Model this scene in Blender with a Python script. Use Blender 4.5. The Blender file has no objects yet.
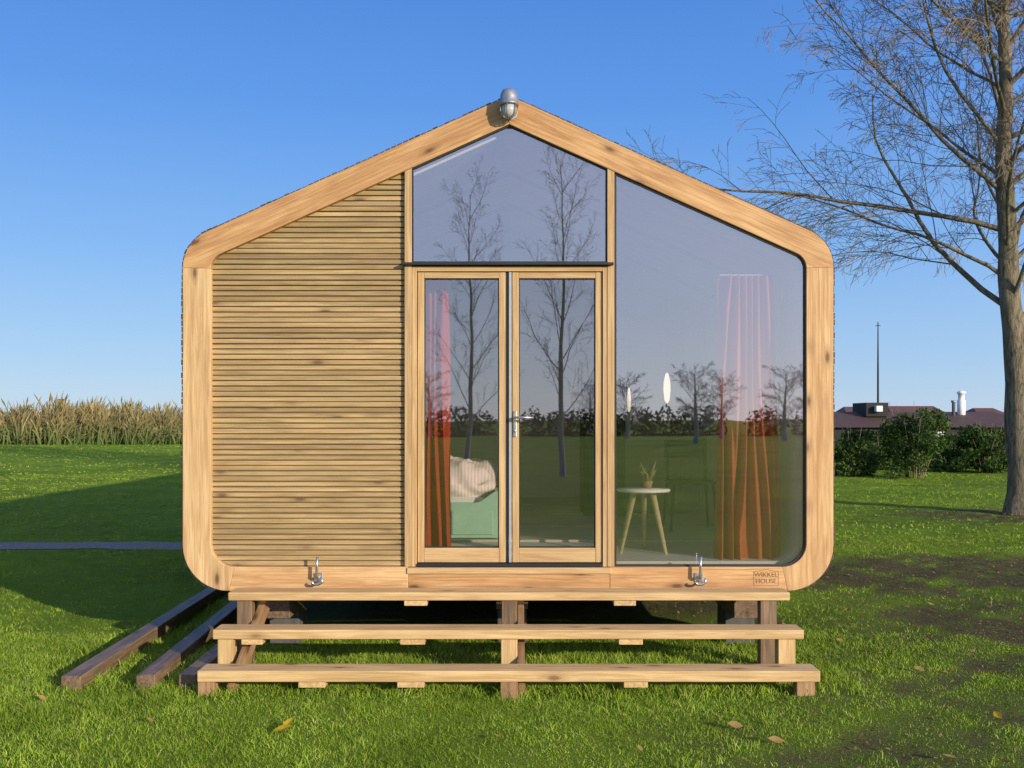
import bpy, bmesh, math, random
import numpy as np
from mathutils import Vector, Matrix, Euler

random.seed(7); rs = np.random.RandomState(11)
scene = bpy.context.scene
COL = scene.collection
F = 994.0; CH = 1.69; D0 = 7.0
def P(u, v, d): return Vector(((u-512)/F*d, d-D0, CH-(v-420)/F*d))
def fx(u): return (u-512)/142.0
def fz(v): return CH-(v-420)/142.0

# ------------------------------------------------------------ world / camera
world = bpy.data.worlds.new("World"); scene.world = world; world.use_nodes = True
AZ = math.radians(43); EL = math.radians(14.5)
S = Vector((math.sin(AZ)*math.cos(EL), -math.cos(AZ)*math.cos(EL), math.sin(EL)))
nt = world.node_tree; nt.nodes.clear()
sky = nt.nodes.new('ShaderNodeTexSky'); sky.sky_type = 'NISHITA'; sky.sun_disc = False
sky.sun_elevation = EL; sky.sun_rotation = math.pi-AZ
sky.air_density = 1.0; sky.dust_density = 0.2; sky.ozone_density = 2.5
bg = nt.nodes.new('ShaderNodeBackground'); bg.inputs['Strength'].default_value = 0.14
wo = nt.nodes.new('ShaderNodeOutputWorld')
tcw = nt.nodes.new('ShaderNodeTexCoord'); spw = nt.nodes.new('ShaderNodeSeparateXYZ'); nt.links.new(tcw.outputs['Generated'], spw.inputs[0])
rw = nt.nodes.new('ShaderNodeValToRGB'); el = rw.color_ramp.elements
while len(el) < 6: el.new(.5)
for e_, (p_, c_) in zip(el, ((0.0, (.48, .64, .83)), (.05, (.36, .57, .86)), (.16, (.21, .445, .87)), (.30, (.10, .31, .82)), (.45, (.055, .215, .68)), (1.0, (.04, .14, .48)))):
    e_.position = p_; e_.color = (*c_, 1)
nt.links.new(spw.outputs[2], rw.inputs[0])
def vm(op, a=None, b=None, s=None):
    n = nt.nodes.new('ShaderNodeVectorMath'); n.operation = op
    for i, v in enumerate((a, b)):
        if v is None: continue
        if hasattr(v, 'is_output'): nt.links.new(v, n.inputs[i])
        else: n.inputs[i].default_value = v
    if s is not None:
        if hasattr(s, 'is_output'): nt.links.new(s, n.inputs[3])
        else: n.inputs[3].default_value = s
    return n
dt = vm('DOT_PRODUCT', tcw.outputs['Generated'], tuple(S)).outputs['Value']
mr = nt.nodes.new('ShaderNodeMapRange'); nt.links.new(dt, mr.inputs[0]); mr.inputs[1].default_value = -.45; mr.inputs[2].default_value = 1.0
pw_ = nt.nodes.new('ShaderNodeMath'); pw_.operation = 'POWER'; nt.links.new(mr.outputs[0], pw_.inputs[0]); pw_.inputs[1].default_value = 1.5
glow = vm('SCALE', (.56/.14, .48/.14, .44/.14), None, pw_.outputs[0]).outputs[0]
a1 = vm('SCALE', rw.outputs[0], None, .88/.14).outputs[0]; a2 = vm('SCALE', sky.outputs[0], None, .15).outputs[0]
a3 = vm('ADD', a1, a2).outputs[0]; a4 = vm('ADD', a3, glow).outputs[0]
nt.links.new(a4, bg.inputs[0]); nt.links.new(bg.outputs[0], wo.inputs[0])
sd = bpy.data.lights.new("sun", 'SUN'); sd.energy = 5.0; sd.angle = math.radians(0.5); sd.color = (1.0, 0.88, 0.70)
sun = bpy.data.objects.new("sun", sd); COL.objects.link(sun)
sun.rotation_euler = S.to_track_quat('Z', 'Y').to_euler(); sun.location = (20, -20, 15)
cd = bpy.data.cameras.new("camera"); cam = bpy.data.objects.new("camera", cd); COL.objects.link(cam)
cam.location = (0, -D0, CH); cam.rotation_euler = (math.pi/2, 0, 0)
cd.sensor_width = 36; cd.lens = F/1024*36; cd.shift_y = 36/1024; cd.clip_end = 5000; cd.clip_start = 0.05
scene.camera = cam
scene.view_settings.view_transform = 'Standard'; scene.view_settings.look = 'None'; scene.view_settings.exposure = 0

# ------------------------------------------------------------ materials
class M:
    def __init__(s, name):
        s.m = bpy.data.materials.new(name); s.m.use_nodes = True
        s.t = s.m.node_tree; s.t.nodes.clear()
        s.out = s.n('ShaderNodeOutputMaterial')
    def n(s, typ, **kw):
        nd = s.t.nodes.new(typ)
        for k, v in kw.items(): setattr(nd, k, v)
        return nd
    def l(s, a, b): s.t.links.new(a, b)
    def ramp(s, fac, stops):
        r = s.n('ShaderNodeValToRGB'); e = r.color_ramp.elements
        while len(e) < len(stops): e.new(0.5)
        for i, (p, c) in enumerate(stops):
            e[i].position = p; e[i].color = (c[0], c[1], c[2], 1)
        s.l(fac, r.inputs[0]); return r.outputs[0]
    def noise(s, vec, scale, detail=4, rough=.5, dist=0):
        n = s.n('ShaderNodeTexNoise'); n.inputs['Scale'].default_value = scale
        n.inputs['Detail'].default_value = detail; n.inputs['Roughness'].default_value = rough
        n.inputs['Distortion'].default_value = dist
        if vec is not None: s.l(vec, n.inputs['Vector'])
        return n.outputs['Fac']
    def mix(s, fac, a, b, mode='MIX'):
        n = s.n('ShaderNodeMix', data_type='RGBA', blend_type=mode)
        for sock, v in ((n.inputs[0], fac), (n.inputs[6], a), (n.inputs[7], b)):
            if hasattr(v, 'is_output'): s.l(v, sock)
            elif isinstance(v, (int, float)): sock.default_value = v
            else: sock.default_value = (v[0], v[1], v[2], 1)
        return n.outputs[2]
    def math(s, op, a, b=0.0, clamp=False):
        n = s.n('ShaderNodeMath', operation=op); n.use_clamp = clamp
        for i, v in enumerate((a, b)):
            if hasattr(v, 'is_output'): s.l(v, n.inputs[i])
            else: n.inputs[i].default_value = v
        return n.outputs[0]
    def coord(s, scale=(1, 1, 1), kind='Object', loc=None):
        tc = s.n('ShaderNodeTexCoord'); mp = s.n('ShaderNodeMapping')
        mp.inputs['Scale'].default_value = scale; s.l(tc.outputs[kind], mp.inputs['Vector'])
        if loc is not None: s.l(loc, mp.inputs['Location'])
        return mp.outputs[0]
    def bump(s, h, strength=.3, dist=.01):
        b = s.n('ShaderNodeBump'); b.inputs['Strength'].default_value = strength; b.inputs['Distance'].default_value = dist
        s.l(h, b.inputs['Height']); return b.outputs[0]
    def bsdf(s, col, rough=.6, metal=0, normal=None, spec=.5):
        b = s.n('ShaderNodeBsdfPrincipled')
        if hasattr(col, 'is_output'): s.l(col, b.inputs['Base Color'])
        else: b.inputs['Base Color'].default_value = (*col, 1)
        if hasattr(rough, 'is_output'): s.l(rough, b.inputs['Roughness'])
        else: b.inputs['Roughness'].default_value = rough
        b.inputs['Metallic'].default_value = metal
        b.inputs['Specular IOR Level'].default_value = spec
        if normal is not None: s.l(normal, b.inputs['Normal'])
        s.l(b.outputs[0], s.out.inputs[0]); return b

def plain(name, c, rough=.6, metal=0, vary=.15, scale=6, spec=.5):
    m = M(name); v = m.coord(); f = m.noise(v, scale, 4, .6)
    a = [x*(1-vary) for x in c]; b = [min(1, x*(1+vary)) for x in c]
    m.bsdf(m.ramp(f, [(.3, a), (.7, b)]), rough, metal, m.bump(f, .1, .004), spec); return m.m

def wood(name, light, dark, knot, rough=.55, vary=.25, island=False, grain=1.0, knots=True, stain=.35, spec=.35, red=None):
    m = M(name)
    if island:
        g = m.n('ShaderNodeNewGeometry'); rnd = g.outputs['Random Per Island']
    else:
        oi = m.n('ShaderNodeObjectInfo'); rnd = oi.outputs['Random']
    cx = m.n('ShaderNodeCombineXYZ'); m.l(m.math('MULTIPLY', rnd, 37.0), cx.inputs[0]); m.l(m.math('MULTIPLY', rnd, 91.0), cx.inputs[1])
    v = m.coord((.9, 18*grain, 18*grain), loc=cx.outputs[0])
    g1 = m.noise(v, 1.6, 6, .62, 1.3)
    v2 = m.coord((.8, 110*grain, 110*grain), loc=cx.outputs[0]); g2 = m.noise(v2, 1.5, 3, .6, .2)
    g = m.math('ADD', m.math('MULTIPLY', g1, .68), m.math('MULTIPLY', g2, .32))
    col = m.ramp(g, [(.40, dark), (.49, [(a+b)/2 for a, b in zip(light, dark)]), (.57, light)])
    v3 = m.coord((1.2, 6, 6), loc=cx.outputs[0]); st = m.noise(v3, 1.6, 5, .65)
    col = m.mix(m.ramp(st, [(.36, (stain,)*3), (.60, (0, 0, 0))]), col, red if red else [x*.62 for x in dark])
    if knots:
        v4 = m.coord((2.6, 7, 7), loc=cx.outputs[0]); vo = m.n('ShaderNodeTexVoronoi'); vo.inputs['Scale'].default_value = 1.0
        m.l(v4, vo.inputs['Vector'])
        kf = m.ramp(vo.outputs['Distance'], [(.06, (.9,)*3), (.14, (.3,)*3), (.28, (0, 0, 0))])
        col = m.mix(kf, col, knot)
    lo = 1-vary; br = m.n('ShaderNodeMapRange'); m.l(rnd, br.inputs[0]); br.inputs[3].default_value = lo; br.inputs[4].default_value = 1+vary*.6
    hs = m.n('ShaderNodeHueSaturation'); m.l(col, hs.inputs['Color']); m.l(br.outputs[0], hs.inputs['Value'])
    m.bsdf(hs.outputs[0], rough, 0, m.bump(g, .45, .005), spec); return m.m

W_FRAME = wood("frame_larch", (.69, .45, .21), (.46, .25, .10), (.13, .055, .025), vary=.08, stain=.45, red=(.42, .21, .085))
W_ROOF = wood("roof_larch", (.65, .395, .175), (.42, .215, .08), (.12, .05, .02), vary=.06, stain=.55, red=(.37, .165, .06))
W_PALE = wood("pale_larch", (.72, .50, .25), (.50, .30, .13), (.13, .055, .025), vary=.06, stain=.35, red=(.42, .23, .095))
W_DOOR = wood("door_oak", (.60, .41, .20), (.44, .26, .11), (.2, .1, .05), vary=.07, knots=False, stain=.2)
W_SLAT = wood("slat_wood", (.51, .355, .16), (.34, .225, .09), (.15, .085, .045), vary=.26, island=True, stain=.5, red=(.24, .16, .075))
W_STEP = wood("step_pine", (.74, .52, .25), (.52, .32, .13), (.20, .10, .045), vary=.10, stain=.35)
W_STEPOLD = wood("step_old", (.46, .28, .14), (.27, .145, .07), (.08, .04, .02), vary=.2)
W_DARK = wood("weathered_timber", (.31, .20, .115), (.14, .088, .052), (.05, .03, .02), vary=.2, stain=.5)
W_SHELL = wood("dark_batten", (.12, .085, .06), (.06, .042, .03), (.02, .015, .01), vary=.3, island=True)
W_PLY = wood("plywood", (.72, .67, .61), (.65, .59, .52), (.4, .3, .2), vary=.04, knots=False, grain=.4, stain=.05)
W_RIB = wood("plywood_rib", (.60, .52, .42), (.50, .42, .32), (.4, .3, .2), vary=.04, knots=False)
W_FLOOR = wood("floor_wood", (.46, .32, .18), (.32, .21, .11), (.2, .1, .05), vary=.15, knots=False, island=True)
W_BIRCH = wood("birch_leg", (.76, .60, .34), (.64, .48, .25), (.3, .2, .1), vary=.05, knots=False)
M_BLACK = plain("black_membrane", (.015, .014, .013), .8)
M_BACK = plain("dark_backing_wood", (.18, .11, .05), .8)
M_FLASH = plain("dark_flashing", (.03, .032, .035), .4, .3)
M_STEEL = plain("steel", (.55, .56, .57), .32, .95, .08, 30)
M_ALU = plain("dull_aluminium", (.42, .42, .42), .55, .5, .08, 30)
M_GALV = plain("galvanised_metal", (.30, .31, .33), .5, .6, .2, 30)
M_GASKET = plain("rubber_gasket", (.02, .02, .02), .6)
M_WHITE = plain("white_paint", (.8, .79, .76), .45, 0, .03)
M_GREY = plain("grey_rail", (.3, .29, .28), .45, 0, .03)
M_CREAM = plain("cream_tabletop", (.85, .80, .68), .45, 0, .03)
M_GREEN = plain("green_bed_paint", (.36, .56, .40), .55, 0, .08)
M_MATT = plain("mattress_ticking", (.7, .7, .66), .9, 0, .05)
M_CHAIR = plain("dark_chair", (.05, .035, .03), .5)
M_POT = plain("terracotta", (.32, .17, .09), .8)
M_CACT = plain("dried_brown_plant", (.15, .11, .045), .7)
M_CONC = plain("concrete", (.10, .095, .09), .9, 0, .25, 20)
M_BRAND = plain("burned_mark", (.24, .11, .045), .8)
m = M("striped_blush_linen"); v = m.coord(); wv = m.n('ShaderNodeTexWave'); wv.inputs['Scale'].default_value = 11; wv.inputs['Distortion'].default_value = 1.5; wv.inputs['Detail'].default_value = 1
m.l(v, wv.inputs[0]); m.bsdf(m.ramp(wv.outputs['Fac'], [(.35, (.80, .57, .53)), (.6, (.88, .76, .72))]), .9); M_PILLOW = m.m

def glassmat(name, base=.2, tint=(.95, .96, .96)):
    m = M(name); lw = m.n('ShaderNodeLayerWeight'); lw.inputs['Blend'].default_value = .5
    f = m.math('ADD', m.math('MULTIPLY', m.math('POWER', lw.outputs['Facing'], 3.5), .8), base, True)
    tr = m.n('ShaderNodeBsdfTransparent'); tr.inputs[0].default_value = (*tint, 1)
    v = m.coord(); nz = m.noise(v, 1.1, 2, .5)
    gl = m.n('ShaderNodeBsdfGlossy'); gl.inputs['Roughness'].default_value = 0.012; gl.inputs['Color'].default_value = (1, .97, .98, 1)
    m.l(m.bump(nz, .05, .02), gl.inputs['Normal'])
    mx = m.n('ShaderNodeMixShader'); m.l(f, mx.inputs[0]); m.l(tr.outputs[0], mx.inputs[1]); m.l(gl.outputs[0], mx.inputs[2])
    m.l(mx.outputs[0], m.out.inputs[0]); return m.m
G_WIN = glassmat("window_glass", .36); G_DOOR = glassmat("door_glass", .27)

def clothmat(name, c, trans=.35):
    m = M(name); v = m.coord((1, 1, 1)); n = m.noise(v, 300, 2)
    col = m.ramp(n, [(.3, [x*.85 for x in c]), (.7, c)])
    d = m.n('ShaderNodeBsdfDiffuse'); t = m.n('ShaderNodeBsdfTranslucent'); mx = m.n('ShaderNodeMixShader'); mx.inputs[0].default_value = trans
    m.l(col, d.inputs[0]); m.l(col, t.inputs[0]); m.l(d.outputs[0], mx.inputs[1]); m.l(t.outputs[0], mx.inputs[2]); m.l(mx.outputs[0], m.out.inputs[0]); return m.m
M_CURT = clothmat("rust_curtain", (.62, .15, .075), .3); M_CURT2 = clothmat("red_curtain", (.50, .075, .04), .3)

def leafmat(name, cols, trans=.3, zgrad=None, big=.45, bscale=.55):
    m = M(name); g = m.n('ShaderNodeNewGeometry')
    n = len(cols); col = m.ramp(g.outputs['Random Per Island'], [(i/(n-1), c) for i, c in enumerate(cols)])
    tc = m.coord(); bg_ = m.noise(tc, bscale, 4, .65)
    col = m.mix(m.ramp(bg_, [(.35, (big,)*3), (.6, (0, 0, 0))]), col, [x*.6 for x in cols[0]])
    if zgrad:
        sp = m.n('ShaderNodeSeparateXYZ'); m.l(tc, sp.inputs[0]); mr = m.n('ShaderNodeMapRange'); m.l(sp.outputs[2], mr.inputs[0])
        mr.inputs[1].default_value = zgrad[0]; mr.inputs[2].default_value = zgrad[1]
        col = m.mix(mr.outputs[0], zgrad[2], col)
    d = m.n('ShaderNodeBsdfDiffuse'); m.l(col, d.inputs[0])
    if trans:
        t = m.n('ShaderNodeBsdfTranslucent'); mx = m.n('ShaderNodeMixShader'); mx.inputs[0].default_value = trans
        m.l(col, t.inputs[0]); m.l(d.outputs[0], mx.inputs[1]); m.l(t.outputs[0], mx.inputs[2]); m.l(mx.outputs[0], m.out.inputs[0])
    else: m.l(d.outputs[0], m.out.inputs[0])
    return m.m
M_GRASS = leafmat("grass_blades", [(.16, .26, .022), (.24, .37, .030), (.33, .48, .045), (.46, .46, .15)], 0, big=.75, bscale=1.1)
M_REED = leafmat("reeds", [(.22, .17, .07), (.36, .27, .12), (.16, .18, .055), (.46, .35, .17), (.24, .21, .08)], .15, (0.1, 1.7, (.12, .17, .05)), big=.7, bscale=.25)
M_SCRUB = leafmat("scrub_leaves", [(.10, .13, .035), (.18, .18, .06), (.26, .22, .10)], .15)
M_SHRUB = leafmat("shrub_leaves", [(.04, .08, .02), (.075, .13, .03), (.12, .18, .05)], .15)
M_FALL = leafmat("fallen_leaf", [(.32, .20, .08), (.42, .30, .10), (.25, .14, .06)], .2)
M_LITTER = leafmat("litter", [(.12, .075, .04), (.28, .18, .09), (.19, .12, .06), (.36, .26, .13)], 0)
M_YEL = leafmat("yellow_leaf", [(.62, .42, .03), (.7, .5, .05)], .3)
def barkmat(name, c1, c2, moss=(.17, .17, .09)):
    m = M(name); v = m.coord((1, 1, .25)); f = m.noise(v, 16, 7, .72, .8); f2 = m.noise(v, 3, 4)
    col = m.mix(m.ramp(f2, [(.4, (0,)*3), (.7, (.5,)*3)]), m.ramp(f, [(.36, c1), (.6, c2)]), moss)
    m.bsdf(col, .9, 0, m.bump(f, 1.0, .06), .1); return m.m
M_BARK = barkmat("bark", (.085, .065, .045), (.33, .27, .19)); M_TWIG = plain("twig_bark", (.23, .175, .115), .8, 0, .2, 3, .1)
M_PBARK = barkmat("pale_bark", (.34, .29, .23), (.55, .48, .40)); M_TWIGP = plain("pale_twig_bark", (.58, .50, .43), .8, 0, .2, 3, .1)

# ------------------------------------------------------------ object helpers
def wm(o):
    m = o.matrix_basis.copy()
    return wm(o.parent) @ o.matrix_parent_inverse @ m if o.parent else m
def par(c, p):
    if p is not None:
        c.parent = p; c.matrix_parent_inverse = wm(p).inverted()
    return c
def top(o, label, cat, group=None):
    o["label"] = label; o["category"] = cat
    if group: o["group"] = group
    return o
def empty(name, loc=(0, 0, 0), parent=None):
    o = bpy.data.objects.new(name, None); o.location = loc; o.empty_display_size = .2; COL.objects.link(o); return par(o, parent)
def mesh(name, V, Fc, mat, parent=None, smooth=False, loc=(0, 0, 0), rot=(0, 0, 0), bevel=0):
    me = bpy.data.meshes.new(name); me.from_pydata([tuple(v) for v in V], [], Fc); me.validate()
    bm = bmesh.new(); bm.from_mesh(me); bmesh.ops.recalc_face_normals(bm, faces=bm.faces)
    if bevel: bmesh.ops.bevel(bm, geom=[e for e in bm.edges if e.calc_face_angle(0) > .5], offset=bevel, segments=2, profile=.5, affect='EDGES')
    bm.to_mesh(me); bm.free()
    if smooth: me.polygons.foreach_set('use_smooth', [True]*len(me.polygons))
    me.materials.append(mat); o = bpy.data.objects.new(name, me); o.location = loc; o.rotation_euler = rot; COL.objects.link(o)
    return par(o, parent)
BF = [(0, 1, 2, 3), (7, 6, 5, 4), (0, 4, 5, 1), (1, 5, 6, 2), (2, 6, 7, 3), (3, 7, 4, 0)]
def bv(a, b, c): return [(-a, -b, -c), (a, -b, -c), (a, b, -c), (-a, b, -c), (-a, -b, c), (a, -b, c), (a, b, c), (-a, b, c)]
def box(name, x0, x1, y0, y1, z0, z1, mat, parent=None, axis='X', bevel=.004, extra=(0, 0, 0)):
    a, b, c = abs(x1-x0)/2, abs(y1-y0)/2, abs(z1-z0)/2; r = (0, 0, 0)
    if axis == 'Z': a, c = c, a; r = (0, -math.pi/2, 0)
    if axis == 'Y': a, b = b, a; r = (0, 0, math.pi/2)
    r = tuple(p+q for p, q in zip(r, extra))
    return mesh(name, bv(a, b, c), BF, mat, parent, False, ((x0+x1)/2, (y0+y1)/2, (z0+z1)/2), r, bevel)
def prism(name, pts, y0, y1, mat, parent=None, ang=0.0, bevel=0.0):
    R = Matrix.Rotation(ang, 4, 'Y'); Ri = R.inverted(); o = Vector((sum(p[0] for p in pts)/len(pts), 0, sum(p[1] for p in pts)/len(pts)))
    n = len(pts); V = [Ri @ (Vector((p[0], y, p[1]))-o) for y in (y0, y1) for p in pts]
    Fc = [tuple(range(n)), tuple(range(2*n-1, n-1, -1))]+[(i, (i+1) % n, n+(i+1) % n, n+i) for i in range(n)]
    return mesh(name, V, Fc, mat, parent, False, o, (0, ang, 0), bevel)
def strip(name, A, B, y0, y1, mat, parent=None, ang=0.0, bevel=.004):
    R = Matrix.Rotation(ang, 4, 'Y'); Ri = R.inverted(); o = Vector((sum(p[0] for p in A)/len(A), 0, sum(p[1] for p in A)/len(A)))
    n = len(A); V = [Ri @ (Vector((p[0], y, p[1]))-o) for y in (y0, y1) for L in (A, B) for p in L]
    Fc = []
    for i in range(n-1):
        Fc += [(i, i+1, n+i+1, n+i), (2*n+i, 3*n+i, 3*n+i+1, 2*n+i+1), (i, 2*n+i, 2*n+i+1, i+1), (n+i, n+i+1, 3*n+i+1, 3*n+i)]
    Fc += [(0, n, 3*n, 2*n), (n-1, 3*n-1, 4*n-1, 2*n-1)]
    return mesh(name, V, Fc, mat, parent, False, o, (0, ang, 0), bevel)
def lathe(name, prof, mat, parent=None, loc=(0, 0, 0), seg=20, rot=(0, 0, 0), smooth=True):
    V = []; Fc = []; n = len(prof)
    for r, z in prof:
        for k in range(seg): a = 2*math.pi*k/seg; V.append((r*math.cos(a), r*math.sin(a), z))
    for i in range(n-1):
        for k in range(seg): k2 = (k+1) % seg; Fc.append((i*seg+k, i*seg+k2, (i+1)*seg+k2, (i+1)*seg+k))
    Fc.append(tuple(range(seg-1, -1, -1))); Fc.append(tuple((n-1)*seg+k for k in range(seg)))
    return mesh(name, V, Fc, mat, parent, smooth, loc, rot)
def tubes(lines, k, rough=0):
    V = []; Fc = []
    for pts, rad in lines:
        base = len(V); n = len(pts); up = Vector((0, 0, 1))
        for i in range(n):
            d = (pts[min(i+1, n-1)]-pts[max(i-1, 0)])
            if d.length < 1e-6: d = up.copy()
            d.normalize(); a = d.cross(Vector((.31, .87, .1))).normalized(); b = d.cross(a)
            for j in range(k):
                t = 2*math.pi*j/k; rr = rad[i]*(1+rough*(math.sin(3*t+pts[i].z*1.3)+.6*math.sin(5*t-pts[i].z*2.9))) if rough else rad[i]
                q = pts[i]+(a*math.cos(t)+b*math.sin(t))*rr; V.append((q.x, q.y, q.z))
        for i in range(n-1):
            for j in range(k):
                j2 = (j+1) % k; Fc.append((base+i*k+j, base+i*k+j2, base+(i+1)*k+j2, base+(i+1)*k+j))
        if k > 3: Fc.append(tuple(base+j for j in range(k))); Fc.append(tuple(base+(n-1)*k+j for j in range(k)))
    return V, Fc
def tubemesh(name, lines, k, mat, parent=None, smooth=True):
    V, Fc = tubes(lines, k); me = bpy.data.meshes.new(name); me.from_pydata(V, [], Fc); me.update()
    if smooth: me.polygons.foreach_set('use_smooth', [True]*len(me.polygons))
    me.materials.append(mat); o = bpy.data.objects.new(name, me); COL.objects.link(o); return par(o, parent)
def nptris(name, V, T, mat, parent=None):
    me = bpy.data.meshes.new(name); n = len(V); m = len(T); me.vertices.add(n); me.vertices.foreach_set('co', V.astype(np.float32).ravel())
    me.loops.add(m*3); me.loops.foreach_set('vertex_index', T.astype(np.int32).ravel())
    me.polygons.add(m); me.polygons.foreach_set('loop_start', np.arange(0, m*3, 3, dtype=np.int32)); me.update(calc_edges=True); me.validate()
    me.materials.append(mat); o = bpy.data.objects.new(name, me); COL.objects.link(o); return par(o, parent)

# ------------------------------------------------------------ ground
def wob(x, y):
    return (np.sin(x*1.7+y*.9)+np.sin(x*.8-y*2.1+1.3)+np.sin(x*3.9+y*3.1+2)+.7*np.sin(x*6.3-y*5.2)+.6*np.sin(-x*9.1+y*7.7+.5))/4.3
def wob2(x, y):
    return (np.sin(x*5.7+y*2.9+1)+np.sin(x*3.8-y*7.1+.3)+np.sin(x*11.9+y*6.1+2)+.9*np.sin(x*9.3-y*13.2)+.7*np.sin(-x*19.1+y*11.7+.5))/4.6
def soil(x, y):
    w = wob(x, y); w2 = wob2(x, y)
    def el(cx, cy, rx, ry): return np.clip(1-np.sqrt(((x-cx)/rx)**2+((y-cy)/ry)**2), 0, 1)
    s = np.maximum.reduce([1.15*el(5.8, 3.9, 4.6, 1.9), .65*el(3.9, -.8, 3.0, 1.8), .9*el(8.8, 10.5, 2.4, 1.8), .4*el(2.2, -2.0, 2.6, 1.1), .6*el(4.4, 1.2, 2.4, 2.0)])
    s = np.clip(s*1.5*(1+.7*w+1.1*w2), 0, .9)
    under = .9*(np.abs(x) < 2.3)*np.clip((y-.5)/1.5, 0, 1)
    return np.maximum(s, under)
def gz(x, y):
    pf = np.clip((np.abs(y-6.45)-.4)/.6, 0, 1); pf = np.where(x < -1.5, pf, 1.0)
    return (.018*np.sin(x*.9+1)*np.sin(y*.7)+.008*np.sin(x*2.3+y*3.1)+.006*np.sin(x*5.1-y*4.3))*np.clip((2500-(x**2+y**2))/2500, 0, 1)*pf
def axis_vals(lo, hi, step, far):
    v = list(np.arange(lo, hi+1e-6, step)); s = step; a = hi
    while a < far: s *= 1.35; a += s; v.append(a)
    s = step; a = lo
    while a > -far: s *= 1.35; a -= s; v.insert(0, a)
    return np.array(v)
xs = axis_vals(-8, 10, .08, 1800); ys = axis_vals(-3.2, 14, .08, 1800)
X, Y = np.meshgrid(xs, ys); Z = gz(X, Y)
V = np.stack([X.ravel(), Y.ravel(), Z.ravel()], 1); nx, ny = len(xs), len(ys)
i = np.arange(ny-1)[:, None]*nx+np.arange(nx-1)[None, :]; i = i.ravel()
T = np.concatenate([np.stack([i, i+1, i+nx+1], 1), np.stack([i, i+nx+1, i+nx], 1)])
m = M("meadow_ground"); tc = m.coord()
at = m.n('ShaderNodeAttribute'); at.attribute_name = 'soil'
n1 = m.noise(tc, .35, 5, .6); n2 = m.noise(tc, 5, 6, .65); n3 = m.noise(tc, 60, 4, .7)
g = m.ramp(n2, [(.3, (.085, .14, .016)), (.55, (.16, .25, .025)), (.75, (.25, .34, .04))])
g = m.mix(m.ramp(n1, [(.38, (0,)*3), (.68, (.75,)*3)]), g, (.27, .39, .033))
n4 = m.noise(tc, .07, 4, .6); g = m.mix(m.ramp(n4, [(.45, (0,)*3), (.65, (.5,)*3)]), g, (.20, .32, .03))
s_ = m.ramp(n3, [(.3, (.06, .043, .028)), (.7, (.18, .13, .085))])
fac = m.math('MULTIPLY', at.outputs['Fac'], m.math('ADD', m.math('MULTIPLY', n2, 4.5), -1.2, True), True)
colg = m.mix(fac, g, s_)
hh = m.math('ADD', n3, m.math('MULTIPLY', n2, .6))
m.bsdf(colg, .95, 0, m.bump(hh, .9, .06), .05)
ground = nptris("ground", V, T, m.m)
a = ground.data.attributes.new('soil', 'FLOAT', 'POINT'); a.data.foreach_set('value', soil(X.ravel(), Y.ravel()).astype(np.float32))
ground.data.polygons.foreach_set('use_smooth', [True]*len(T)); ground["kind"] = "structure"
pp = []; n = 120
for k in range(n+1):
    x = -40+k*(38.0/n); c = 6.45+.10*math.sin(x*.35)
    pp += [(x, c-.38+.06*math.sin(x*3.1)+.04*math.sin(x*7.7), .006), (x, c+.36+.06*math.sin(x*2.3+1)+.05*math.sin(x*8.3), .006)]
mm = M("gravel"); tcg = mm.coord(); f = mm.noise(tcg, 25, 6, .75); mm.bsdf(mm.ramp(f, [(.3, (.12, .12, .09)), (.5, (.22, .21, .18)), (.7, (.36, .33, .29))]), .95, 0, mm.bump(f, .7, .02), .1)
path = mesh("path", pp, [(2*k, 2*k+2, 2*k+3, 2*k+1) for k in range(n)], mm.m); path["kind"] = "structure"

def blades(N, x0, x1, y0, y1, h0, h1, w, tuft=5, fine=True):
    nc = N//tuft; cx = rs.uniform(x0, x1, nc); cy = rs.uniform(y0, y1, nc)
    x = np.repeat(cx, tuft)+rs.normal(0, .025, nc*tuft); y = np.repeat(cy, tuft)+rs.normal(0, .025, nc*tuft)
    hs = np.repeat(rs.uniform(.5, 1.25, nc)*(1+.45*wob(cx*.5, cy*.5)+.2*wob2(cx*.6, cy*.6)), tuft)
    so = soil(x, y); keep = rs.rand(len(x)) > np.clip(so*1.25, 0, .9)
    keep &= ~((x < -2) & (np.abs(y-6.45) < .30+.1*rs.rand(len(x))))
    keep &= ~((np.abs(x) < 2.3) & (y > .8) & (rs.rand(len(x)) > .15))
    x, y, hs, so = x[keep], y[keep], hs[keep], so[keep]; n = len(x)
    h = rs.uniform(h0, h1, n)*hs*(1-.5*so); a = rs.uniform(0, 2*np.pi, n); w_ = w*rs.uniform(.6, 1.3, n)
    b = rs.uniform(0, 2*np.pi, n); ln = h*rs.uniform(.2, 1.2, n); z = gz(x, y)-.004
    dx, dy = np.cos(a)*w_, np.sin(a)*w_
    v0 = np.stack([x-dx, y-dy, z], 1); v1 = np.stack([x+dx, y+dy, z], 1)
    v4 = np.stack([x+np.cos(b)*ln, y+np.sin(b)*ln, z+h], 1)
    if not fine:
        return np.stack([v0, v1, v4], 1).reshape(-1, 3), np.arange(n*3).reshape(-1, 3)
    mx_, my_ = x+np.cos(b)*ln*.3, y+np.sin(b)*ln*.3
    v2 = np.stack([mx_-dx*.7, my_-dy*.7, z+h*.6], 1); v3 = np.stack([mx_+dx*.7, my_+dy*.7, z+h*.6], 1)
    Vv = np.stack([v0, v1, v2, v3, v4], 1).reshape(-1, 3); k = np.arange(n)[:, None]*5
    Tt = np.concatenate([k+np.array([[0, 1, 3]]), k+np.array([[0, 3, 2]]), k+np.array([[2, 3, 4]])])
    return Vv, Tt
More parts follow.
